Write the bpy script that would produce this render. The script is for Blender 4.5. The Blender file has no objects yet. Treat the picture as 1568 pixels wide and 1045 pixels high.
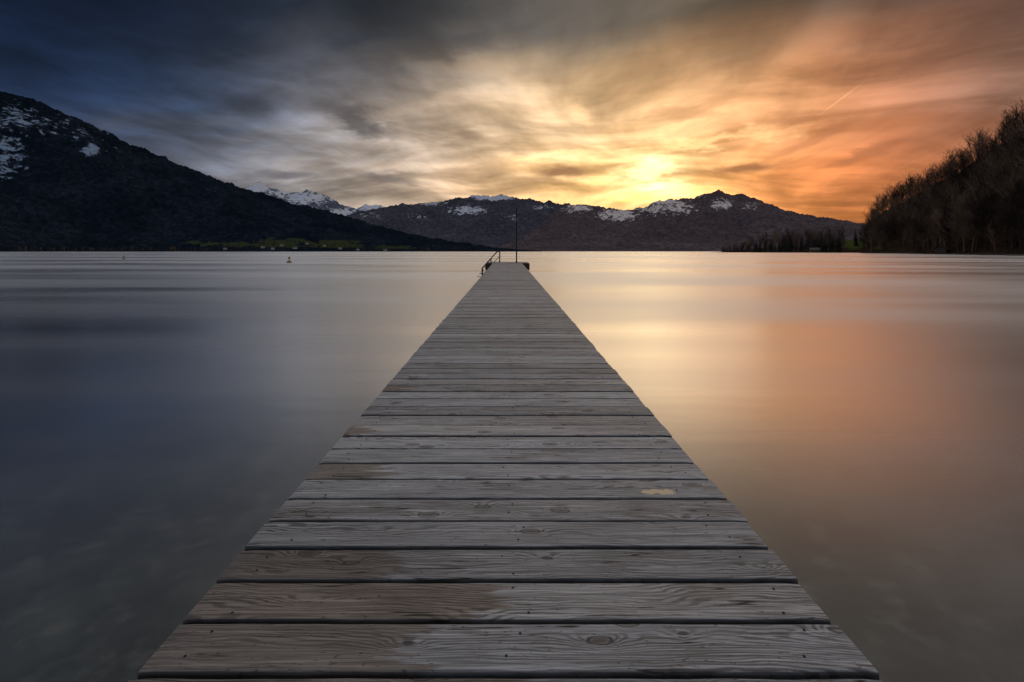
import bpy, math, random
import numpy as np
from mathutils import Vector, noise
random.seed(7); np.random.seed(7)
scene=bpy.context.scene
FPX=740.0; CX=777.0; HY=385.0; CAMZ=1.75
def bearing(px): return math.atan((px-CX)/FPX)
def elev(px,py):
    b=bearing(px); return math.atan((HY-py)/FPX*math.cos(b))
def s2l(c):
    return tuple(((v/255)/12.92 if v/255<=0.04045 else ((v/255+0.055)/1.055)**2.4) for v in c)
# ---------------------------------------------------------------- camera
cam=bpy.data.cameras.new("camera"); co=bpy.data.objects.new("camera",cam)
scene.collection.objects.link(co); scene.camera=co
co.location=(0,0,CAMZ); co.rotation_euler=(math.radians(90),0,0)
cam.lens=17.0; cam.sensor_width=36; cam.clip_start=0.05; cam.clip_end=120000
cam.shift_x=7/1568; cam.shift_y=-137.5/1568
scene.view_settings.view_transform='Standard'; scene.view_settings.look='None'
scene.view_settings.exposure=0
SUN_B=bearing(1000); SUN_E=math.radians(6.8)
# ---------------------------------------------------------------- node helper
class NT:
    def __init__(s,tree): s.t=tree; s.n=tree.nodes; s.l=tree.links
    def new(s,ty,**k):
        n=s.n.new(ty)
        for a,b in k.items(): setattr(n,a,b)
        return n
    def put(s,sock,v):
        if isinstance(v,bpy.types.NodeSocket): s.l.new(v,sock)
        elif v is not None:
            if isinstance(v,(tuple,list)) and len(v)==3 and sock.type=='RGBA': v=(*v,1)
            sock.default_value=v
    def m(s,op,a,b=None,c=None,clamp=False):
        n=s.new('ShaderNodeMath',operation=op); n.use_clamp=clamp
        s.put(n.inputs[0],a)
        if b is not None: s.put(n.inputs[1],b)
        if c is not None: s.put(n.inputs[2],c)
        return n.outputs[0]
    def vec(s,x,y,z):
        n=s.new('ShaderNodeCombineXYZ'); s.put(n.inputs[0],x); s.put(n.inputs[1],y); s.put(n.inputs[2],z); return n.outputs[0]
    def sep(s,v):
        n=s.new('ShaderNodeSeparateXYZ'); s.put(n.inputs[0],v); return n.outputs
    def noise(s,v,scale=1,detail=2,rough=.5,dist=0):
        n=s.new('ShaderNodeTexNoise'); s.put(n.inputs['Vector'],v)
        n.inputs['Scale'].default_value=scale; n.inputs['Detail'].default_value=detail
        n.inputs['Roughness'].default_value=rough; n.inputs['Distortion'].default_value=dist
        return n.outputs['Fac']
    def mr(s,v,a,b,c=0,d=1,smooth=True):
        n=s.new('ShaderNodeMapRange'); n.interpolation_type='SMOOTHSTEP' if smooth else 'LINEAR'
        s.put(n.inputs['Value'],v)
        for i,x in zip(('From Min','From Max','To Min','To Max'),(a,b,c,d)): s.put(n.inputs[i],x)
        return n.outputs[0]
    def mix(s,f,a,b,bt='MIX'):
        n=s.new('ShaderNodeMix',data_type='RGBA',blend_type=bt); n.clamp_factor=True
        s.put(n.inputs[0],f); s.put(n.inputs[6],a); s.put(n.inputs[7],b); return n.outputs[2]
    def ramp(s,v,stops,interp='LINEAR'):
        n=s.new('ShaderNodeValToRGB'); r=n.color_ramp; r.interpolation=interp
        s.put(n.inputs[0],v)
        while len(r.elements)>1: r.elements.remove(r.elements[-1])
        r.elements[0].position=stops[0][0]; r.elements[0].color=(*stops[0][1],1)
        for p,c in stops[1:]:
            e=r.elements.new(p); e.color=(*c,1)
        return n.outputs[0]
    def attr(s,name):
        n=s.new('ShaderNodeAttribute'); n.attribute_name=name; return n.outputs['Fac']
def newmat(name):
    m=bpy.data.materials.new(name); m.use_nodes=True
    t=NT(m.node_tree); t.bsdf=m.node_tree.nodes['Principled BSDF']; t.out=m.node_tree.nodes['Material Output']
    return m,t
def bump(t,h,strength,dist):
    b=t.new('ShaderNodeBump'); b.inputs['Strength'].default_value=strength; b.inputs['Distance'].default_value=dist
    t.put(b.inputs['Height'],h); return b.outputs[0]
# ---------------------------------------------------------------- world
w=bpy.data.worlds.new("World"); scene.world=w; w.use_nodes=True
t=NT(w.node_tree); bg=w.node_tree.nodes['Background']; wo=w.node_tree.nodes['World Output']
tc=t.new('ShaderNodeTexCoord').outputs['Generated']
x,y,z=t.sep(tc)
az=t.m('DEGREES',t.m('ARCTAN2',x,y)); el=t.m('DEGREES',t.m('ARCSINE',z))
zz=t.m('ADD',t.m('MAXIMUM',z,0.0),0.17)
cb,sb=math.cos(SUN_B),math.sin(SUN_B)
px_=t.m('DIVIDE',x,zz); py_=t.m('DIVIDE',y,zz)
s_=t.m('SUBTRACT',t.m('MULTIPLY',px_,cb),t.m('MULTIPLY',py_,sb))
t_=t.m('ADD',t.m('MULTIPLY',px_,sb),t.m('MULTIPLY',py_,cb))
wn=t.noise(t.vec(s_,t.m('MULTIPLY',t_,.8),3.3),.9,1)
wnc=t.m('SUBTRACT',wn,.5)
s2=t.m('ADD',s_,t.m('MULTIPLY',wnc,.6))
t2=t.m('ADD',t_,t.m('MULTIPLY',wnc,-.9))
n1=t.noise(t.vec(s2,t.m('MULTIPLY',t2,1.0),0.7),1.35,5,.5)
n2=t.noise(t.vec(s2,t.m('MULTIPLY',t2,.32),5.7),3.6,5,.55)
n3=t.noise(t.vec(t.m('MULTIPLY',s2,.6),t.m('MULTIPLY',t2,1.7),12.7),2.2,5,.52)
# low, flat cloud layers near the horizon
zt=t.m('ADD',z,t.m('ADD',t.m('MULTIPLY',wnc,.10),t.m('MULTIPLY',x,.05)))
n4=t.noise(t.vec(t.m('MULTIPLY',x,3.2),t.m('MULTIPLY',y,3.2),t.m('MULTIPLY',zt,17)),1,5,.55,.25)
azw=t.m('ADD',az,t.m('MULTIPLY',t.m('SUBTRACT',n1,.5),12))
elw=t.m('ADD',el,t.m('MULTIPLY',t.m('SUBTRACT',n3,.5),9))
a01=t.m('DIVIDE',t.m('ADD',azw,180),360)
def band(lst): return t.ramp(a01,[((a+180)/360,s2l(c)) for a,c in lst],'B_SPLINE')
back=(160,165,180)  # unseen sky behind the camera, raised to light the facing slopes
low=band([(-180,back),(-130,(140,146,164)),(-85,(60,70,92)),(-52,(28,40,62)),(-40,(54,66,90)),(-29,(124,125,134)),(-20,(165,154,146)),(-10,(190,166,144)),(0,(226,180,130)),(9,(240,184,112)),(16,(250,200,118)),(23,(240,156,80)),(30,(216,120,58)),(38,(168,92,50)),(46,(120,70,48)),(62,(105,78,66)),(100,(110,102,104)),(140,(150,148,154)),(180,back)])
mid=band([(-180,back),(-130,(130,137,156)),(-85,(50,60,82)),(-52,(8,20,44)),(-40,(20,37,66)),(-30,(56,69,93)),(-20,(112,112,118)),(-10,(172,154,138)),(0,(214,183,148)),(10,(240,196,144)),(20,(242,182,124)),(30,(212,140,90)),(38,(164,104,74)),(46,(112,80,66)),(62,(105,86,80)),(100,(110,105,106)),(140,(145,145,152)),(180,back)])
high=band([(-180,back),(-130,(120,128,147)),(-85,(50,58,78)),(-52,(3,8,25)),(-40,(7,17,39)),(-28,(22,32,50)),(-14,(46,51,59)),(0,(68,66,66)),(14,(80,72,66)),(26,(82,69,58)),(38,(68,56,50)),(48,(50,43,43)),(70,(75,70,70)),(110,(105,105,110)),(180,back)])
base=t.mix(t.mr(elw,7,15),low,mid)
base=t.mix(t.mr(elw,15.0,25.5),base,high)
over=t.ramp(a01,[(0,s2l((165,170,184))),(.25,s2l((135,143,164))),(.36,s2l((158,165,182))),(.42,s2l((214,213,212))),(.48,s2l((250,240,226))),(.54,s2l((244,230,212))),(.60,s2l((222,206,192))),(.68,s2l((165,154,150))),(.78,s2l((140,138,142))),(1,s2l((165,170,184)))],'B_SPLINE')  # unseen sky overhead, brightened to light the water and deck
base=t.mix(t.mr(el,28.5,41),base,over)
mod=t.m('MULTIPLY',t.mr(n1,.3,.7,.66,1.36),t.mr(n2,.3,.7,.82,1.20))
mod=t.m('MULTIPLY',mod,t.mr(n3,.33,.67,.76,1.26))
n4k=t.m('MULTIPLY',t.m('SUBTRACT',t.mr(n4,.34,.66,.66,1.34),1.0),t.mr(el,26,12))
mod=t.m('MULTIPLY',mod,t.m('ADD',1.0,n4k))
col=t.mix(1.0,base,t.vec(mod,t.m('POWER',mod,1.06),t.m('POWER',mod,1.14)),'MULTIPLY')
sd=(math.sin(SUN_B)*math.cos(SUN_E),math.cos(SUN_B)*math.cos(SUN_E),math.sin(SUN_E))
dn=t.new('ShaderNodeVectorMath',operation='DOT_PRODUCT'); t.put(dn.inputs[0],tc); dn.inputs[1].default_value=sd
ang=t.m('DEGREES',t.m('ARCCOSINE',t.m('MINIMUM',dn.outputs['Value'],0.99999)))
g1=t.m('EXPONENT',t.m('MULTIPLY',t.m('POWER',t.m('DIVIDE',ang,3.6),2),-1))
g2=t.m('EXPONENT',t.m('MULTIPLY',ang,-1/8.0))
g=t.m('MULTIPLY',t.m('ADD',t.m('MULTIPLY',g1,.55),t.m('MULTIPLY',g2,.24)),t.mr(mod,.5,1.5,.3,1.6))
gv=t.vec(g,t.m('MULTIPLY',g,.78),t.m('MULTIPLY',g,.44))
col=t.mix(1.0,col,gv,'ADD')
wa=t.noise(tc,16,3); wb=t.noise(t.vec(t.m('MULTIPLY',x,1),y,t.m('MULTIPLY',z,3)),13,4,.6)
wac=t.m('SUBTRACT',wa,.5); wbc=t.m('SUBTRACT',wb,.5)
def blob(px,py,rx,ry,rot=0,warp=.9,soft=.75):
    a0=math.degrees(bearing(px)); e0=math.degrees(elev(px,py))
    k=math.degrees(1/FPX)*math.cos(bearing(px))**1.4
    dx=t.m('SUBTRACT',az,a0); dy=t.m('SUBTRACT',el,e0)
    c,s=math.cos(math.radians(rot)),math.sin(math.radians(rot))
    u=t.m('ADD',t.m('MULTIPLY',dx,c/(rx*k)),t.m('MULTIPLY',dy,s/(rx*k)))
    v=t.m('ADD',t.m('MULTIPLY',dx,-s/(ry*k)),t.m('MULTIPLY',dy,c/(ry*k)))
    u=t.m('ADD',u,t.m('MULTIPLY',wac,warp))
    v=t.m('ADD',v,t.m('MULTIPLY',wbc,warp*2.6))
    d=t.m('SQRT',t.m('ADD',t.m('MULTIPLY',u,u),t.m('MULTIPLY',v,v)))
    return t.mr(d,1.15,1.15-soft*1.1)
def bright(col,px,py,rx,ry,rot,c,amt,warp=.9):
    m=t.m('MULTIPLY',blob(px,py,rx,ry,rot,warp,1.0),amt)
    n=t.new('ShaderNodeVectorMath',operation='SCALE'); n.inputs[0].default_value=s2l(c); t.put(n.inputs['Scale'],m)
    return t.mix(1.0,col,n.outputs[0],'ADD')
def dark(col,px,py,rx,ry,rot,c,amt,warp=.9,soft=.8):
    return t.mix(t.m('MULTIPLY',blob(px,py,rx,ry,rot,warp,soft),amt),col,s2l(c))
col=bright(col,1080,216,105,14,4,(255,225,160),.55,1.9)
col=bright(col,1000,262,66,18,0,(255,235,175),1.0,1.6)
col=bright(col,990,303,60,11,0,(255,215,100),.9)
col=bright(col,830,240,105,9,3,(255,215,150),.45,1.7)
col=bright(col,940,230,60,7,-12,(255,225,170),.4,1.6)
col=bright(col,885,172,38,14,-42,(255,205,150),.35)
col=bright(col,1286,153,42,2.0,34,(255,190,130),.22,.2)
col=bright(col,700,150,150,16,14,(190,165,140),.25,1.3)
col=bright(col,640,255,120,9,0,(220,190,160),.25,1.5)
col=dark(col,862,266,60,14,-3,(142,100,70),.95,.7)
col=dark(col,1142,258,62,11,2,(150,90,54),.95,.7)
col=dark(col,715,206,40,8,-8,(140,114,94),.7)
col=dark(col,552,186,74,28,-14,(84,79,80),.85,1.1)
col=dark(col,680,70,130,22,12,(62,60,62),.5)
col=dark(col,590,272,55,9,-6,(112,102,100),.75)
col=dark(col,440,268,55,8,0,(88,87,98),.6)
col=dark(col,1240,215,100,10,20,(172,104,68),.45)
col=dark(col,1060,175,70,11,-4,(205,145,98),.45,1.4)
col=dark(col,1330,235,90,12,14,(148,88,58),.45,1.4)
below=t.mr(z,-.02,0.0)
col=t.mix(below,(.03,.03,.035),col)
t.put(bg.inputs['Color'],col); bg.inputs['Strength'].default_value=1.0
nis=t.new('ShaderNodeTexSky'); nis.sky_type='NISHITA'; nis.sun_disc=False
nis.sun_elevation=SUN_E; nis.sun_rotation=SUN_B; nis.dust_density=2.0
bg2=t.new('ShaderNodeBackground'); t.l.new(nis.outputs[0],bg2.inputs[0]); bg2.inputs[1].default_value=0.003
ad=t.new('ShaderNodeAddShader'); t.l.new(bg.outputs[0],ad.inputs[0]); t.l.new(bg2.outputs[0],ad.inputs[1])
t.l.new(ad.outputs[0],wo.inputs[0])
w.cycles.sampling_method='NONE'
sun=bpy.data.lights.new("sun",'SUN'); sun.energy=0.06; sun.angle=math.radians(22); sun.color=(1,.85,.66)
so=bpy.data.objects.new("sun",sun); scene.collection.objects.link(so)
so.rotation_euler=Vector(sd).to_track_quat('Z','Y').to_euler()
# ---------------------------------------------------------------- mesh helpers
def mkobj(name,verts,faces,mat=None,parent=None,smooth=False,attrs=None):
    me=bpy.data.meshes.new(name); me.from_pydata([tuple(v) for v in verts],[],faces); me.update()
    if attrs:
        for k,a in attrs.items():
            at=me.attributes.new(k,'FLOAT','POINT'); at.data.foreach_set('value',np.asarray(a,dtype=np.float32))
    if mat: me.materials.append(mat)
    if smooth: me.polygons.foreach_set('use_smooth',[True]*len(me.polygons))
    o=bpy.data.objects.new(name,me); scene.collection.objects.link(o)
    if parent: o.parent=parent
    return o
def empty(name):
    o=bpy.data.objects.new(name,None); scene.collection.objects.link(o); return o
class MB:
    def __init__(s): s.v=[]; s.f=[]
    def tube(s,p0,p1,r0,r1,n=6,cap=True):
        p0=Vector(p0); p1=Vector(p1); d=(p1-p0)
        if d.length<1e-6: return
        d.normalize(); a=d.orthogonal().normalized(); b=d.cross(a); i=len(s.v)
        for p,r in((p0,r0),(p1,r1)):
            for k in range(n):
                th=2*math.pi*k/n; s.v.append(p+a*(r*math.cos(th))+b*(r*math.sin(th)))
        for k in range(n): s.f.append((i+k,i+(k+1)%n,i+n+(k+1)%n,i+n+k))
        if cap: s.f.append(tuple(range(i+n-1,i-1,-1))); s.f.append(tuple(range(i+n,i+2*n)))
    def box(s,x0,x1,y0,y1,z0,z1):
        i=len(s.v)
        for zc in(z0,z1):
            s.v+= [Vector((x0,y0,zc)),Vector((x1,y0,zc)),Vector((x1,y1,zc)),Vector((x0,y1,zc))]
        s.f+=[(i+3,i+2,i+1,i),(i+4,i+5,i+6,i+7),(i,i+1,i+5,i+4),(i+1,i+2,i+6,i+5),(i+2,i+3,i+7,i+6),(i+3,i,i+4,i+7)]
    def quad(s,*p):
        i=len(s.v); s.v+=[Vector(q) for q in p]; s.f.append(tuple(range(i,i+len(p))))
# ---------------------------------------------------------------- materials
def mountain_mat(name,c1,c2,snowc,fieldc,scale,sf=9):
    m,t=newmat(name); P=t.new('ShaderNodeNewGeometry').outputs['Position']
    n=t.noise(P,scale,5,.65); nf=t.noise(P,scale*9,4,.7)
    c=t.mix(t.mr(n,.35,.68),c1,c2)
    c=t.mix(t.mr(nf,.3,.65,0,.75),c,tuple(v*.35 for v in c1))
    fl=t.m('ADD',t.attr('field'),t.m('MULTIPLY',t.m('SUBTRACT',t.noise(P,scale*3,3),.5),1.1))
    c=t.mix(t.mr(fl,.5,.6),c,fieldc)
    sn=t.m('ADD',t.attr('snow'),t.m('MULTIPLY',t.m('SUBTRACT',t.noise(P,scale*sf,6,.68),.5),3.6))
    c=t.mix(t.mr(sn,.34,.7),c,snowc)
    t.put(t.bsdf.inputs['Base Color'],c); t.bsdf.inputs['Roughness'].default_value=1
    t.bsdf.inputs['Specular IOR Level'].default_value=0.0
    t.put(t.bsdf.inputs['Normal'],bump(t,t.m('ADD',nf,t.m('MULTIPLY',n,2)),.9,.13/scale))
    return m
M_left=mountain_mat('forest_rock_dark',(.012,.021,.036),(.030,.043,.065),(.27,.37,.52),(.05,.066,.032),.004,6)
M_ctr=mountain_mat('forest_rock_haze',(.09,.094,.122),(.145,.143,.172),(.66,.69,.78),(.08,.10,.06),.0022,6)  # aerial haze put into the base colour: paler, bluish rock
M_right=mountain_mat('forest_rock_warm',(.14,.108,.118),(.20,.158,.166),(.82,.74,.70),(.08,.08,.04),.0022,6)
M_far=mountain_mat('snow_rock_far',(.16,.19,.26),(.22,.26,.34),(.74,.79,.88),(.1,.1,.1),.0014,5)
M_hill=mountain_mat('hillside_soil',(.045,.029,.019),(.085,.056,.035),(.2,.2,.2),(.07,.09,.025),.05)
# ---------------------------------------------------------------- terrain
class Range:
    def __init__(s,prof,df,dr,seed,amp,jag,gentle=.0,gh=.1,wl=900):
        s.px=np.array([p[0] for p in prof],float); s.py=np.array([p[1] for p in prof],float)
        s.df=df; s.dr=dr; s.seed=seed; s.amp=amp; s.jag=jag; s.g=gentle; s.gh=gh; s.wl=wl
    def at(s,px,tt):
        b=bearing(px); df=s.df(px); dr=s.dr(px); r=df+(dr-df)*tt
        top=max(0,(HY-np.interp(px,s.px,s.py)))/FPX*dr*math.cos(b)
        if tt<=1:
            if s.g>0 and tt<s.g: sh=s.gh*(tt/s.g)
            else:
                u=(tt-s.g)/(1-s.g); sh=(s.gh if s.g>0 else 0)+(1-(s.gh if s.g>0 else 0))*(u**1.05)
        else: sh=1-(tt-1)*1.3
        X,Y=r*math.sin(b),r*math.cos(b)
        q=Vector((X/s.wl,Y/s.wl,s.seed))
        rid=noise.ridged_multi_fractal(q,1.0,2.1,6,1.0,2.0)-1.1
        env=max(0,min(1,tt*1.6))*max(0.0,1-tt)**.7 if tt<1 else .3*(tt-1)
        h=top*sh+top*s.amp*rid*env
        h+=s.jag*r/FPX*(noise.fractal(Vector((X/s.wl*12,Y/s.wl*12,s.seed+5)),.5,2.0,5)) * min(1,top/(8*dr/FPX)+.0)*min(1,tt*3)
        return X,Y,h
    def build(s,name,mat,nb=700,nt=46,snow=[],field=[],tmax=1.45,z0=-2):
        bs=np.linspace(bearing(s.px[0]),bearing(s.px[-1]),nb)
        ts=np.concatenate([np.linspace(0,1,nt-6),np.linspace(1.05,tmax,6)])
        V=[];SN=[];FL=[]
        for b in bs:
            px=CX+FPX*math.tan(b)
            for k,tt in enumerate(ts):
                X,Y,h=s.at(px,tt)
                if k==0: h=z0
                V.append((X,Y,h))
                py=HY-FPX*(h-CAMZ)/Y if Y>1 else 0
                vs=0
                for (a,c,rx,ry,am) in snow:
                    d=((px-a)/rx)**2+((py-c)/ry)**2
                    if d<6: vs=max(vs,am*math.exp(-d*.6))
                SN.append(vs if tt<=1.12 else 0)
                vf=0
                for (a,c,rx,ry,am) in field:
                    d=((px-a)/rx)**2+((py-c)/ry)**2
                    if d<6: vf=max(vf,am*math.exp(-d*.8))
                FL.append(vf)
        n=len(ts); F=[]
        for i in range(nb-1):
            for j in range(n-1):
                a=i*n+j; F.append((a,a+n,a+n+1,a+1))
        return mkobj(name,V,F,mat,smooth=True,attrs={'snow':[q-.9 for q in SN],'field':FL})
R_left=Range([(-1600,55),(-600,55),(-200,100),(0,138),(30,147),(60,156),(100,174),(150,196),(200,221),(250,241),(300,261),(350,279),(400,297),(450,312),(500,323),(550,338),(600,352),(650,362),(700,371),(760,380),(830,384.5)],
  lambda p:2300,lambda p:4300,1.3,.36,3.0,gentle=.28,gh=.09,wl=1100)
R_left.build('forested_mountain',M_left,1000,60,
  snow=[(20,185,62,34,1.4),(12,240,44,42,1.45),(80,192,44,28,1.2),(140,230,15,10,2.0),(125,205,85,20,1.1),(325,290,16,6,1.1),(175,232,45,14,.95),(60,250,50,25,.95)],
  field=[(330,374,75,7,.75),(430,372,50,9,.8),(510,374,70,8,.8),(600,379,60,4,.7)])
R_far=Range([(250,330),(340,304),(372,290),(395,281),(420,288),(445,297),(470,290),(500,300),(525,315),(545,321),(560,313),(585,316),(620,322),(700,335),(760,360)],
  lambda p:10500,lambda p:14500,4.1,.4,2.6,wl=3000)
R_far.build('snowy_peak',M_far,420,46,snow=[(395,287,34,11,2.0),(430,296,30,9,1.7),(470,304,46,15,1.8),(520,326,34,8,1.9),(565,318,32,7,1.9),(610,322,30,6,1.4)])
R_ctr=Range([(380,384),(440,360),(500,340),(545,327),(600,315),(640,311),(670,309),(700,304),(735,299),(770,299),(800,304),(850,311),(900,316),(950,326),(1000,345),(1060,365),(1120,384)],
  lambda p:5200,lambda p:8200,7.7,.38,2.8,gentle=.15,gh=.04,wl=1900)
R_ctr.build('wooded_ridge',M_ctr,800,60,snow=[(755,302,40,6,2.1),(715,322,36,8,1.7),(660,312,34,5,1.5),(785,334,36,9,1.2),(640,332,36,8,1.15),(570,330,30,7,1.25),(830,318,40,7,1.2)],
  field=[(560,378,60,5,.8),(680,380,50,3,.6)])
R_right=Range([(740,384),(800,350),(850,325),(875,313),(900,313),(930,320),(960,322),(985,319),(1005,309),(1030,305),(1060,304),(1080,296),(1098,291),(1120,298),(1140,298),(1165,308),(1200,322),(1250,332),(1300,340),(1340,350),(1420,356),(1700,362)],
  lambda p:4600,lambda p:7400,11.2,.42,2.8,gentle=.12,gh=.03,wl=1700)
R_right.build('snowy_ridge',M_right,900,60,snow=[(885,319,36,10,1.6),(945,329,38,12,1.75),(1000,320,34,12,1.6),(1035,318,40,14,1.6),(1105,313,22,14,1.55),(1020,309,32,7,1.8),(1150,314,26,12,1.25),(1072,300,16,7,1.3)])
hdf=lambda p:float(np.interp(p,[1290,1330,1440,1568,2000,3200],[640,520,370,275,260,250]))
R_hill=Range([(1316,384.5),(1330,360),(1342,328),(1380,308),(1420,285),(1470,260),(1510,232),(1568,195),(1700,130),(2000,40),(3200,-200)],
  hdf,lambda p:hdf(p)+190,3.9,.12,1.5,gentle=.08,gh=.03,wl=90)
R_hill.build('wooded_hill',M_hill,260,40,field=[(1345,379,10,4,.8)],tmax=1.8)
R_spit=Range([(1092,386),(1110,383.5),(1150,380),(1250,375),(1300,366),(1340,364),(1420,364),(1600,370)],
  lambda p:float(np.interp(p,[1092,1330,1600],[760,640,560])),lambda p:float(np.interp(p,[1092,1330,1600],[900,860,800])),5.9,.1,.5,wl=80)
R_spit.build('lake_spit',M_hill,140,16,field=[(1308,374,20,8,1.1),(1270,380,25,3,.8)],tmax=1.6)
# ---------------------------------------------------------------- trees
mb_,tt=newmat('bare_twigs')
oi=tt.new('ShaderNodeObjectInfo').outputs['Random']
c=tt.mix(tt.m('POWER',oi,1.6),(.03,.021,.016),(.24,.155,.10)); tt.put(tt.bsdf.inputs['Base Color'],c); tt.bsdf.inputs['Roughness'].default_value=.95
tt.bsdf.inputs['Specular IOR Level'].default_value=.1
mc_,tt=newmat('conifer_needles'); oi=tt.new('ShaderNodeObjectInfo').outputs['Random']
c=tt.mix(oi,(.016,.02,.015),(.045,.04,.028)); tt.put(tt.bsdf.inputs['Base Color'],c); tt.bsdf.inputs['Roughness'].default_value=.95
def bare_tree_mesh(name,H,seed,full=False):
    rnd=random.Random(seed); m=MB()
    def twig(p,d,L,n):
        for _ in range(n):
            q=(d+Vector((rnd.uniform(-1,1),rnd.uniform(-1,1),rnd.uniform(-.4,1)))*.7).normalized()
            st=p+d*rnd.uniform(-.6,.6)*L*.6; e=st+q*L*rnd.uniform(.6,1.2)
            sd_=q.cross(Vector((rnd.uniform(-1,1),rnd.uniform(-1,1),rnd.uniform(-1,1)))).normalized()*H*.0024
            m.quad(st-sd_,st+sd_,e)
    def grow(p,d,L,r,lev):
        segs=4 if lev==0 else 2; cur=p; dd=d
        for i in range(segs):
            dd=(dd+Vector((rnd.uniform(-1,1),rnd.uniform(-1,1),rnd.uniform(-.1,.6)))*(.10 if lev==0 else .24)).normalized()
            nx=cur+dd*L/segs
            m.tube(cur,nx,r*(1-i*.8/segs),r*(1-(i+1)*.8/segs),5 if lev<2 else 3,False)
            if lev<(3 if full else 2) and not(lev==0 and i==0):
                for k in range(3 if lev<2 else 2):
                    a=rnd.uniform(0,2*math.pi); side=Vector((math.cos(a),math.sin(a),rnd.uniform(.1,.8))).normalized()
                    q=(dd*rnd.uniform(.6,1.1)+side*.8).normalized()
                    grow(cur+(nx-cur)*rnd.uniform(.2,1),q,L*(.42 if lev==0 else .55)*rnd.uniform(.8,1.15),r*.42,lev+1)
            if lev>=1: twig(nx,dd,H*.10,5 if lev>1 else 3)
            cur=nx
        if lev==0: twig(cur,dd,H*.1,6)
    grow(Vector((0,0,-.3)),Vector((0,0,1)),H*.86,H*.018,0)
    me=bpy.data.meshes.new(name); me.from_pydata([tuple(v) for v in m.v],[],m.f); me.materials.append(mb_); return me
def conifer_mesh(name,H,seed):
    rnd=random.Random(seed); m=MB(); m.tube((0,0,-.5),(0,0,H*.97),H*.014,H*.002,5)
    zc=H*.08
    while zc<H:
        R=(1-zc/H)**.85*H*.19*rnd.uniform(.7,1.15)+.1
        for k in range(11):
            a=rnd.uniform(0,2*math.pi); rr=R*rnd.uniform(.5,1.1); d=Vector((math.cos(a),math.sin(a),0)); s_=Vector((-math.sin(a),math.cos(a),0))
            w_=rr*.28; z1=zc-rr*rnd.uniform(.2,.45)
            m.quad(Vector((0,0,zc))+d*.05,d*rr*.6+s_*w_+Vector((0,0,z1+rr*.1)),d*rr+Vector((0,0,z1)),d*rr*.6-s_*w_+Vector((0,0,z1+rr*.1)))
        zc+=H*.032
    me=bpy.data.meshes.new(name); me.from_pydata([tuple(v) for v in m.v],[],m.f); me.materials.append(mc_); return me
BT=[bare_tree_mesh('bare_tree_mesh_%d'%i,14,20+i) for i in range(6)]
CT=[conifer_mesh('conifer_mesh_%d'%i,18,50+i) for i in range(4)]
def inst(me,loc,sc,parent,name,rz=None):
    o=bpy.data.objects.new(name,me); scene.collection.objects.link(o); o.location=loc
    o.rotation_euler=(random.uniform(-.05,.05),random.uniform(-.05,.05),random.uniform(0,6.28) if rz is None else rz)
    o.scale=(sc*random.uniform(.9,1.15),sc*random.uniform(.9,1.15),sc)
    if parent: o.parent=parent
    return o
forest=empty('hillside_forest')
cnt=0
while cnt<800:
    px=CX+FPX*math.tan(random.uniform(bearing(1322),bearing(1720))); tv=random.random()**.75*1.06
    if tv<.03: continue
    X,Y,h=R_hill.at(px,tv)
    if h<.6: continue
    inst(random.choice(BT),(X,Y,h),random.uniform(.6,1.5),forest,'bare_tree_part'); cnt+=1
for i in range(26):
    px=random.uniform(1345,1600); X,Y,h=R_hill.at(px,random.uniform(.1,1)); inst(random.choice(CT),(X,Y,h),random.uniform(.45,.75),forest,'conifer_part')
tl=empty('treeline')
for i in range(340):
    px=random.uniform(1104,1400); 
    if 1292<px<1326 and random.random()<.85: continue
    tv=random.uniform(.02,1.0); X,Y,h=R_spit.at(px,tv)
    k=float(np.interp(px,[1104,1145,1160,1200,1290],[.45,.65,.95,1.2,1.1]))
    if random.random()<.6: inst(random.choice(CT),(X,Y,max(h,.2)),k*random.uniform(.6,1.3),tl,'conifer_part')
    else: inst(random.choice(BT),(X,Y,max(h,.2)),k*random.uniform(.8,1.6),tl,'bare_tree_part')
big=[bare_tree_mesh('shore_tree_mesh_%d'%i,22,90+i,True) for i in range(3)]
for i,px in enumerate([1438,1452,1476,1512,1546,1562,1405]):
    X,Y,h=R_hill.at(px,.06); inst(big[i%3],(X,Y,max(h,.3)),random.uniform(.8,1.1),None,'bare_tree')
ft=empty('far_shore_trees')
for i in range(420):
    px=random.uniform(-60,760); X,Y,h=R_left.at(px,random.uniform(.0,.12) if random.random()<.6 else random.uniform(.12,.3))
    inst(random.choice(CT+BT[:2]),(X,Y,max(h,0)),random.uniform(.7,1.5),ft,'tree_part')
# ---------------------------------------------------------------- shoreline stones + boathouse on the right
m_st,tt=newmat('shore_stone'); P=tt.new('ShaderNodeNewGeometry').outputs['Position']
tt.put(tt.bsdf.inputs['Base Color'],tt.mix(tt.noise(P,.8,4),(.03,.024,.02),(.10,.08,.07))); tt.bsdf.inputs['Roughness'].default_value=.9
V=[];F=[]
for i in range(420):
    px=random.uniform(1330,1640); X,Y,h=R_hill.at(px,random.uniform(-.035,.02)); r=random.uniform(.3,1.1)
    i0=len(V); rings=4; seg=7
    for a in range(rings+1):
        th=math.pi*a/rings
        for b in range(seg):
            ph=2*math.pi*b/seg; q=r*random.uniform(.75,1.15)
            V.append((X+q*1.4*math.sin(th)*math.cos(ph),Y+q*math.sin(th)*math.sin(ph),.1+q*.6*math.cos(th)))
    for a in range(rings):
        for b in range(seg): F.append((i0+a*seg+b,i0+(a+1)*seg+b,i0+(a+1)*seg+(b+1)%seg,i0+a*seg+(b+1)%seg))
mkobj('shore_rocks',V,F,m_st)
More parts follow.
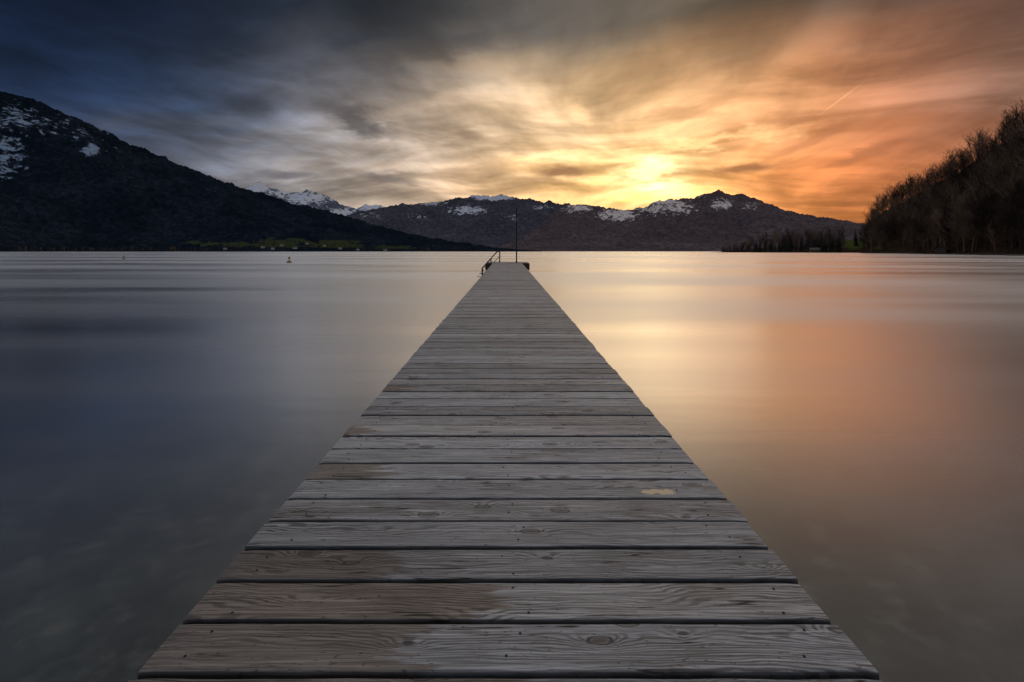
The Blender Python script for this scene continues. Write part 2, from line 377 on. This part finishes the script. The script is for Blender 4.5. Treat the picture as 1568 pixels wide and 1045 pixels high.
def simplemat(name,c,rough=.7,metal=0,var=.3,scale=4):
    m,t=newmat(name); P=t.new('ShaderNodeTexCoord').outputs['Object']
    t.put(t.bsdf.inputs['Base Color'],t.mix(t.noise(P,scale,4),tuple(v*(1-var) for v in c),tuple(v*(1+var) for v in c)))
    t.bsdf.inputs['Roughness'].default_value=rough; t.bsdf.inputs['Metallic'].default_value=metal; return m
m_wall=simplemat('house_wall',(.4,.36,.3)); m_roof=simplemat('house_roof',(.07,.05,.045)); m_glass=simplemat('window_glass',(.03,.03,.04),.6)
m_hut=simplemat('hut_boards',(.09,.06,.042),.95)
def house(name,loc,L,W,Hh,rz,wall):
    e=empty(name); e.location=loc; e.rotation_euler=(0,0,rz)
    m=MB(); m.box(-L/2,L/2,-W/2,W/2,-2,Hh)
    m.quad((-L/2,-W/2,Hh),(-L/2,0,Hh+W*.35),(-L/2,W/2,Hh)); m.quad((L/2,-W/2,Hh),(L/2,W/2,Hh),(L/2,0,Hh+W*.35))
    mkobj('walls',m.v,m.f,wall,e)
    m=MB(); o=.6; rz_=Hh+W*.35
    for sg in(-1,1):
        a=(-L/2-o,sg*(W/2+o),Hh-.42+.15); b=(L/2+o,sg*(W/2+o),Hh-.42+.15); c_=(L/2+o,0,rz_+.15); d=(-L/2-o,0,rz_+.15)
        m.quad(a,b,c_,d)
        m.quad(*[Vector(q)+Vector((0,0,.2)) for q in (a,b,c_,d)]); m.quad(a,b,Vector(b)+Vector((0,0,.2)),Vector(a)+Vector((0,0,.2)))
    mkobj('roof',m.v,m.f,m_roof,e)
    m=MB()
    for fl in range(max(1,int(Hh/2.8))):
        for k in range(4):
            xx=-L/2+L*(k+.5)/4
            m.box(xx-.5,xx+.5,-W/2-.03,-W/2,fl*2.8+1,fl*2.8+2.2)
    mkobj('windows',m.v,m.f,m_glass,e)
    m=MB(); m.box(L*.2,L*.2+.8,.3,1.1,Hh,rz_+1.2); mkobj('chimney',m.v,m.f,wall,e)
    return e
for px,tv in [(403,.10),(418,.05),(432,.13),(452,.06),(470,.2),(484,.22),(497,.14),(521,.08),(548,.05),(590,.04),(345,.07)]:
    X,Y,h=R_left.at(px,tv); house('farmhouse',(X,Y,h),random.uniform(12,18),10,6,random.uniform(-.6,.9),m_wall)
X,Y,h=R_hill.at(1441,.0); house('boathouse',(X,Y,max(h,.5)+.3),8,5,2.2,.75,m_hut)
X,Y,h=R_spit.at(1247,.0); house('boathouse',(X,Y,max(h,.5)),10,6,3,-.3,m_hut)
# ---------------------------------------------------------------- water and lake bed
m_w,t=newmat('lake_water'); t.n.remove(t.bsdf)
P=t.new('ShaderNodeNewGeometry').outputs['Position']; X_,Y_,Z_=t.sep(P)
lw=t.new('ShaderNodeLayerWeight'); lw.inputs[0].default_value=.5
fac=t.ramp(lw.outputs['Facing'],[(0,(.02,)*3),(.3,(.025,)*3),(.4,(.05,)*3),(.52,(.18,)*3),(.64,(.54,)*3),(.76,(.90,)*3),(1,(1,)*3)],'B_SPLINE')
st=t.noise(t.vec(t.m('MULTIPLY',X_,.012),t.m('MULTIPLY',Y_,.05),0),1,3,.55)
st2=t.noise(t.vec(t.m('MULTIPLY',X_,.05),t.m('MULTIPLY',Y_,.35),2),1,3,.5)
rr=t.m('ADD',t.mr(st,.35,.65,.24,.42),t.m('MULTIPLY',t.m('SUBTRACT',st2,.5),.14))
gl=t.new('ShaderNodeBsdfAnisotropic'); gl.distribution='GGX'
t.put(gl.inputs['Roughness'],rr); gl.inputs['Color'].default_value=(.945,.965,.99,1)
ripple=t.noise(t.vec(t.m('MULTIPLY',X_,.25),t.m('MULTIPLY',Y_,1.1),4),1,2,.5)
t.put(gl.inputs['Normal'],bump(t,ripple,.16,.05))
bed=t.noise(P,1.3,5,.6); bed2=t.noise(P,5,4,.6)
bc=t.mix(t.mr(bed,.4,.62),(.012,.018,.018),(.045,.054,.048)); bc=t.mix(t.mr(bed2,.5,.7,0,.6),bc,(.09,.097,.085))
df=t.new('ShaderNodeBsdfDiffuse'); t.put(df.inputs['Color'],bc)
mx=t.new('ShaderNodeMixShader'); t.put(mx.inputs[0],fac); t.l.new(df.outputs[0],mx.inputs[1]); t.l.new(gl.outputs[0],mx.inputs[2])
t.l.new(mx.outputs[0],t.out.inputs[0])
S=40000
mkobj('lake',[(-S,-S,0),(S,-S,0),(S,S,0),(-S,S,0)],[(0,1,2,3)],m_w)
m_g=simplemat('lake_bed_gravel',(.12,.11,.08)); mkobj('ground',[(-S,-S,-5),(S,-S,-5),(S,S,-5),(-S,S,-5)],[(0,1,2,3)],m_g)
# ---------------------------------------------------------------- pier
H0=1.15; ZD=CAMZ-H0; SL=7.5/FPX; PITCH=.1812; GAP=.013; W=1.0
m_wd,t=newmat('weathered_planks')
P=t.new('ShaderNodeTexCoord').outputs['Object']; X_,Y_,Z_=t.sep(P); rn=t.attr('rnd'); wx=t.attr('wetx')
r37=t.m('MULTIPLY',rn,37); XL=t.m('ADD',X_,r37)
vor=t.new('ShaderNodeTexVoronoi'); t.put(vor.inputs['Vector'],t.vec(t.m('MULTIPLY',XL,3.0),t.m('MULTIPLY',Y_,7.5),t.m('MULTIPLY',rn,91))); vor.inputs['Scale'].default_value=1
kd=t.m('ADD',vor.outputs['Distance'],t.m('MULTIPLY',t.m('SUBTRACT',t.noise(t.vec(t.m('MULTIPLY',XL,14),t.m('MULTIPLY',Y_,30),rn),1,2),.5),.09))
v1=t.noise(t.vec(t.m('MULTIPLY',XL,.8),t.m('MULTIPLY',Y_,4.0),t.m('MULTIPLY',rn,53)),1,3,.5)
wob=t.noise(t.vec(t.m('MULTIPLY',XL,5),t.m('MULTIPLY',Y_,25),rn),1,3,.6)
ph=t.m('ADD',t.m('ADD',t.m('MULTIPLY',Y_,75),t.m('MULTIPLY',v1,20)),t.m('MULTIPLY',t.m('EXPONENT',t.m('MULTIPLY',kd,-8)),9))
ph=t.m('ADD',ph,t.m('MULTIPLY',wob,1.8))
ring=t.m('ADD',t.m('MULTIPLY',t.m('SINE',t.m('MULTIPLY',ph,6.283)),.5),.5)
rstr=t.mr(t.noise(t.vec(t.m('MULTIPLY',XL,1.3),t.m('MULTIPLY',Y_,9),t.m('ADD',rn,8)),1,2),.35,.65,.2,.95)
fib=t.noise(t.vec(t.m('MULTIPLY',XL,5),t.m('MULTIPLY',Y_,300),rn),1,4,.7)
fib2=t.noise(t.vec(t.m('MULTIPLY',XL,2.2),t.m('MULTIPLY',Y_,105),t.m('ADD',rn,4)),1,4,.65)
blot=t.noise(t.vec(t.m('MULTIPLY',XL,2.6),t.m('MULTIPLY',Y_,8),rn),1,5,.65)
spk=t.noise(t.vec(t.m('MULTIPLY',XL,45),t.m('MULTIPLY',Y_,110),rn),1,2,.5)
cr=t.noise(t.vec(t.m('MULTIPLY',XL,.8),t.m('MULTIPLY',Y_,16),t.m('MULTIPLY',rn,17)),1,3,.55)
crk=t.m('MULTIPLY',t.mr(t.m('ABSOLUTE',t.m('SUBTRACT',cr,.5)),.012,.003),t.mr(blot,.5,.6))
c=t.mix(t.m('MULTIPLY',t.mr(ring,.75,.1),rstr),(.36,.375,.39),(.09,.088,.088))
c=t.mix(t.mr(fib,.42,.66,0,.75),c,(.115,.114,.116)); c=t.mix(t.mr(fib2,.52,.72,0,.7),c,(.60,.615,.63))
c=t.mix(t.mr(fib2,.48,.3,0,.6),c,(.08,.078,.077))
c=t.mix(t.mr(blot,.5,.75,0,.65),c,(.13,.118,.106))
pv=t.m('FRACT',t.m('MULTIPLY',rn,7.31)); pb=t.mr(pv,0,1,.72,1.3,False); c=t.mix(1.0,c,t.vec(pb,pb,pb),'MULTIPLY')
hu=t.m('FRACT',t.m('MULTIPLY',rn,3.77)); c=t.mix(t.mr(hu,.5,1,0,.4),c,t.mix(1.0,c,(1.08,.96,.84),'MULTIPLY'))
kn=t.mr(kd,.13,.07); c=t.mix(t.m('MULTIPLY',kn,.75),c,(.085,.07,.06))
kr=t.m('MULTIPLY',t.mr(t.m('ABSOLUTE',t.m('SUBTRACT',kd,.125)),.022,.006),.8); c=t.mix(kr,c,(.028,.024,.022))
c=t.mix(t.m('MULTIPLY',t.mr(spk,.66,.72),.75),c,(.03,.027,.025))
c=t.mix(crk,c,(.012,.01,.01))
wn_=t.noise(t.vec(t.m('MULTIPLY',X_,3),t.m('MULTIPLY',Y_,26),rn),1,4,.6)
wet=t.mr(t.m('SUBTRACT',t.m('ADD',wx,t.m('MULTIPLY',t.m('SUBTRACT',wn_,.5),.7)),X_),-.02,.07)
c=t.mix(wet,c,t.mix(1.0,c,(.58,.49,.42),'MULTIPLY'))
dx=t.m('DIVIDE',t.m('SUBTRACT',X_,.71),.085); dy=t.m('DIVIDE',t.m('SUBTRACT',Y_,2.265),.026)
dd=t.m('ADD',t.m('SQRT',t.m('ADD',t.m('MULTIPLY',dx,dx),t.m('MULTIPLY',dy,dy))),t.m('MULTIPLY',t.m('SUBTRACT',t.noise(P,26,3),.5),1.6))
c=t.mix(t.mr(dd,1.05,.8),c,(.66,.52,.34))
c=t.mix(t.mr(t.attr('gap_shade'),.0,1,0,.85),c,(.022,.02,.019))  # plank sides and rims painted near-black to deepen the shade in the gaps
t.put(t.bsdf.inputs['Base Color'],c); t.put(t.bsdf.inputs['Roughness'],t.m('SUBTRACT',t.mr(fib,.3,.7,.5,.72),t.m('MULTIPLY',wet,.12)))
t.bsdf.inputs['Specular IOR Level'].default_value=.4
hgt=t.m('ADD',t.m('MULTIPLY',t.m('MULTIPLY',ring,rstr),.45),t.m('ADD',t.m('MULTIPLY',fib,.8),t.m('MULTIPLY',fib2,.7)))
hgt=t.m('SUBTRACT',hgt,t.m('ADD',t.m('MULTIPLY',crk,2),t.m('MULTIPLY',kn,-.3)))
t.put(t.bsdf.inputs['Normal'],bump(t,hgt,.65,.003))
pier=empty('wooden_pier')
V=[];F=[];RN=[];WX=[];ED=[]
wets={0:-.25,1:-.05,2:-.42,6:-.62,-1:.1,3:-1.3,9:-.9,14:-.8}
k0=-9; k1=int((33.0-1.3)/PITCH)
scr=MB()
NX=44
for k in range(k0,k1):
    y0=1.30+k*PITCH+GAP/2; y1=1.30+(k+1)*PITCH-GAP/2
    rv=random.random(); xl=-W-random.gauss(0,.0035); xr=W+random.gauss(0,.0035)
    dz=random.gauss(0,.0012); tilt=random.gauss(0,.006); ye0=random.gauss(0,.0015); ye1=random.gauss(0,.0015)
    bow=random.gauss(0,.0025); i0=len(V); sk=random.gauss(0,.0015)
    for i in range(NX+1):
        u=i/NX; xx=xl+(xr-xl)*u
        ja=.0028*noise.noise(Vector((xx*6,k*3.1,1)))+bow*(1-(2*u-1)**2)*.4+sk*(u-.5)
        jb=.0028*noise.noise(Vector((xx*6,k*3.1,7)))+bow*(1-(2*u-1)**2)*.4+sk*(u-.5)
        endr=.003*max(0,abs(2*u-1)-.985)/.015
        a=y0+ye0+ja; b=y1+ye1+jb
        for (yy,zc,ed) in((a,-.045,1),(a,-.009,1),(a+.002,-.003,.8),(a+.006,0,0),((2*a+b)/3,.0006,0),((a+2*b)/3,.0006,0),(b-.006,0,0),(b-.002,-.003,.8),(b,-.009,1),(b,-.045,1)):
            zg=ZD+SL*yy+zc+dz+tilt*(yy-(y0+y1)/2)+.0015*noise.noise(Vector((xx*1.3,k*5.3,3)))-(endr if zc>-.01 else 0)
            V.append((xx,yy,zg)); RN.append(rv); WX.append(wets.get(k,-3.0)); ED.append(ed)
    for i in range(NX):
        for j in range(10):
            a=i0+i*10+j; b=i0+i*10+(j+1)%10; F.append((a,a+10,b+10,b))
    F.append(tuple(i0+j for j in range(10))); F.append(tuple(i0+NX*10+9-j for j in range(10)))
    for xs in(-.86,0.02,.86):
        for q in(.25,.75):
            if random.random()<.12: continue
            cx=xs+random.gauss(0,.028); cy=y0+(y1-y0)*q+random.gauss(0,.012); zc=ZD+SL*cy+dz+tilt*(cy-(y0+y1)/2)+.0022
            i1=len(scr.v); 
            for a in range(8): scr.v.append(Vector((cx+.0042*math.cos(a*.785),cy+.0042*math.sin(a*.785),zc)))
            for a in range(8): scr.v.append(Vector((cx+.0042*math.cos(a*.785),cy+.0042*math.sin(a*.785),zc-.01)))
            scr.f.append(tuple(range(i1,i1+8)))
            for a in range(8): scr.f.append((i1+(a+1)%8,i1+a,i1+8+a,i1+8+(a+1)%8))
mkobj('deck_planks',V,F,m_wd,pier,attrs={'rnd':RN,'wetx':WX,'gap_shade':ED})
m_scr=simplemat('rusty_screw',(.03,.022,.018),.8,.2); mkobj('screws',scr.v,scr.f,m_scr,pier)
m_bm=simplemat('beam_wood',(.03,.025,.022),.85,scale=8)
m=MB()
def sbeam(x0,x1,y0,y1,zt,th):
    i=len(m.v)
    for yy in(y0,y1):
        zt_=ZD+SL*yy+zt
        m.v.extend([Vector((x0,yy,zt_-th)),Vector((x1,yy,zt_-th)),Vector((x1,yy,zt_)),Vector((x0,yy,zt_))])
    m.f.extend([(i,i+1,i+2,i+3),(i+7,i+6,i+5,i+4),(i,i+4,i+5,i+1),(i+1,i+5,i+6,i+2),(i+2,i+6,i+7,i+3),(i+3,i+7,i+4,i)])
for xs in(-.86,.02,.86): sbeam(xs-.06,xs+.06,-.3,33.1,-.051,.18)
yy=1.2
while yy<33:
    sbeam(-.95,.95,yy-.08,yy+.08,-.233,.16)
    for xs in(-.8,.8): m.tube((xs,yy,-4.9),(xs,yy,ZD+SL*yy-.394),.1,.1,10)
    yy+=4
mkobj('substructure',m.v,m.f,m_bm,pier)
ZP=ZD+SL*33.1
RN=[];WX=[];pf=MB()
for k in range(17):
    y0=33.05+k*PITCH; pf.box(-1.43+random.gauss(0,.006),1.46+random.gauss(0,.006),y0+.005,y0+PITCH-.006,ZP-.03,ZP+.012+random.gauss(0,.001)); RN+=[random.random()]*8; WX+=[-3.]*8
mkobj('platform_planks',pf.v,pf.f,m_wd,pier,attrs={'rnd':RN,'wetx':WX,'gap_shade':[0]*len(RN)})
m=MB(); m.box(-1.42,-.99,33.0,36.1,ZP-.33,ZP-.034); m.box(1.0,1.45,33.0,36.1,ZP-.33,ZP-.034); m.box(-.98,.99,33.25,36.1,ZP-.3,ZP-.036)
m.box(-1.46,-1.0,32.95,32.997,ZP-.30,ZP-.01); m.box(1.0,1.49,32.95,32.997,ZP-.30,ZP-.01)
for xs in(-1.25,1.25):
    for yv in(33.4,35.7): m.tube((xs,yv,-4.9),(xs,yv,ZP-.334),.11,.11,10)
for sx in (-1.475,1.475):
    for yv in(33.3,34.5,35.8): m.tube((sx,yv,ZP-.5),(sx,yv,ZP-.02),.05,.05,8)
mkobj('platform_frame',m.v,m.f,m_bm,pier)
m_st2=simplemat('dark_steel',(.010,.010,.011),.8,.0)
rail=empty('ladder_handrail'); m=MB()
for yv in(33.3,34.2):
    a=(-.54,yv,ZP); b=(-.54,yv,1.72); c_=(-.70,yv,1.74); d=(-1.75,yv,.58); 
    m.tube(a,b,.032,.032,8); m.tube(b,c_,.032,.032,8); m.tube(c_,d,.032,.032,8)
    m.tube((-1.15,yv,ZP-.0),(-1.15,yv,1.26),.024,.024,8); m.tube((-.58,yv,1.36),(-1.72,yv,.12),.02,.02,8); m.tube(d,(-1.75,yv,-.3),.03,.03,8)
mkobj('rails',m.v,m.f,m_st2,rail)
m=MB()
for k in range(4): m.box(-1.62-.16*k,-1.48-.16*k,33.33,34.17,ZP-.3-.22*k,ZP-.27-.22*k)
mkobj('steps',m.v,m.f,m_st2,rail)
mast=empty('flag_pole'); m=MB(); m.tube((.64,34,ZP),(.64,34,3.2),.048,.046,8); m.tube((.64,34,3.2),(.64,34,4.78),.046,.038,8); m.tube((.64,34,ZP),(.64,34,ZP+.12),.09,.05,10); m.tube((.58,34,4.6),(.70,34,4.6),.012,.012,6)
mkobj('pole',m.v,m.f,m_st2,mast)
# ---------------------------------------------------------------- buoys
m_by=simplemat('buoy_yellow',(.30,.17,.03),.5); m_bk=simplemat('buoy_band',(.02,.02,.02),.6)
def buoy(px,py,s):
    yv=CAMZ*FPX/(py-HY); xv=(px-CX)/FPX*yv; e=empty('buoy'); e.location=(xv,yv,0); e.scale=(s,s,s)
    prof=[(0,-.25),(.22,-.2),(.33,-.05),(.34,.08),(.26,.22),(.12,.30),(.07,.36),(.05,.62),(.0,.64)]
    V=[];F=[];n=16
    for r,zv in prof:
        for a in range(n): V.append((max(r,.001)*math.cos(2*math.pi*a/n),max(r,.001)*math.sin(2*math.pi*a/n),zv))
    for i in range(len(prof)-1):
        for a in range(n): F.append((i*n+a,i*n+(a+1)%n,(i+1)*n+(a+1)%n,(i+1)*n+a))
    mkobj('float_body',V,F,m_by,e,smooth=True)
    m=MB(); m.tube((0,0,.0),(0,0,.1),.352,.352,16); mkobj('band',m.v,m.f,m_bk,e)
    m=MB(); m.tube((0,0,.6),(0,0,.82),.14,.14,8); mkobj('top_mark',m.v,m.f,m_bk,e)
buoy(443,402.5,1.05); buoy(190,397.5,.9)
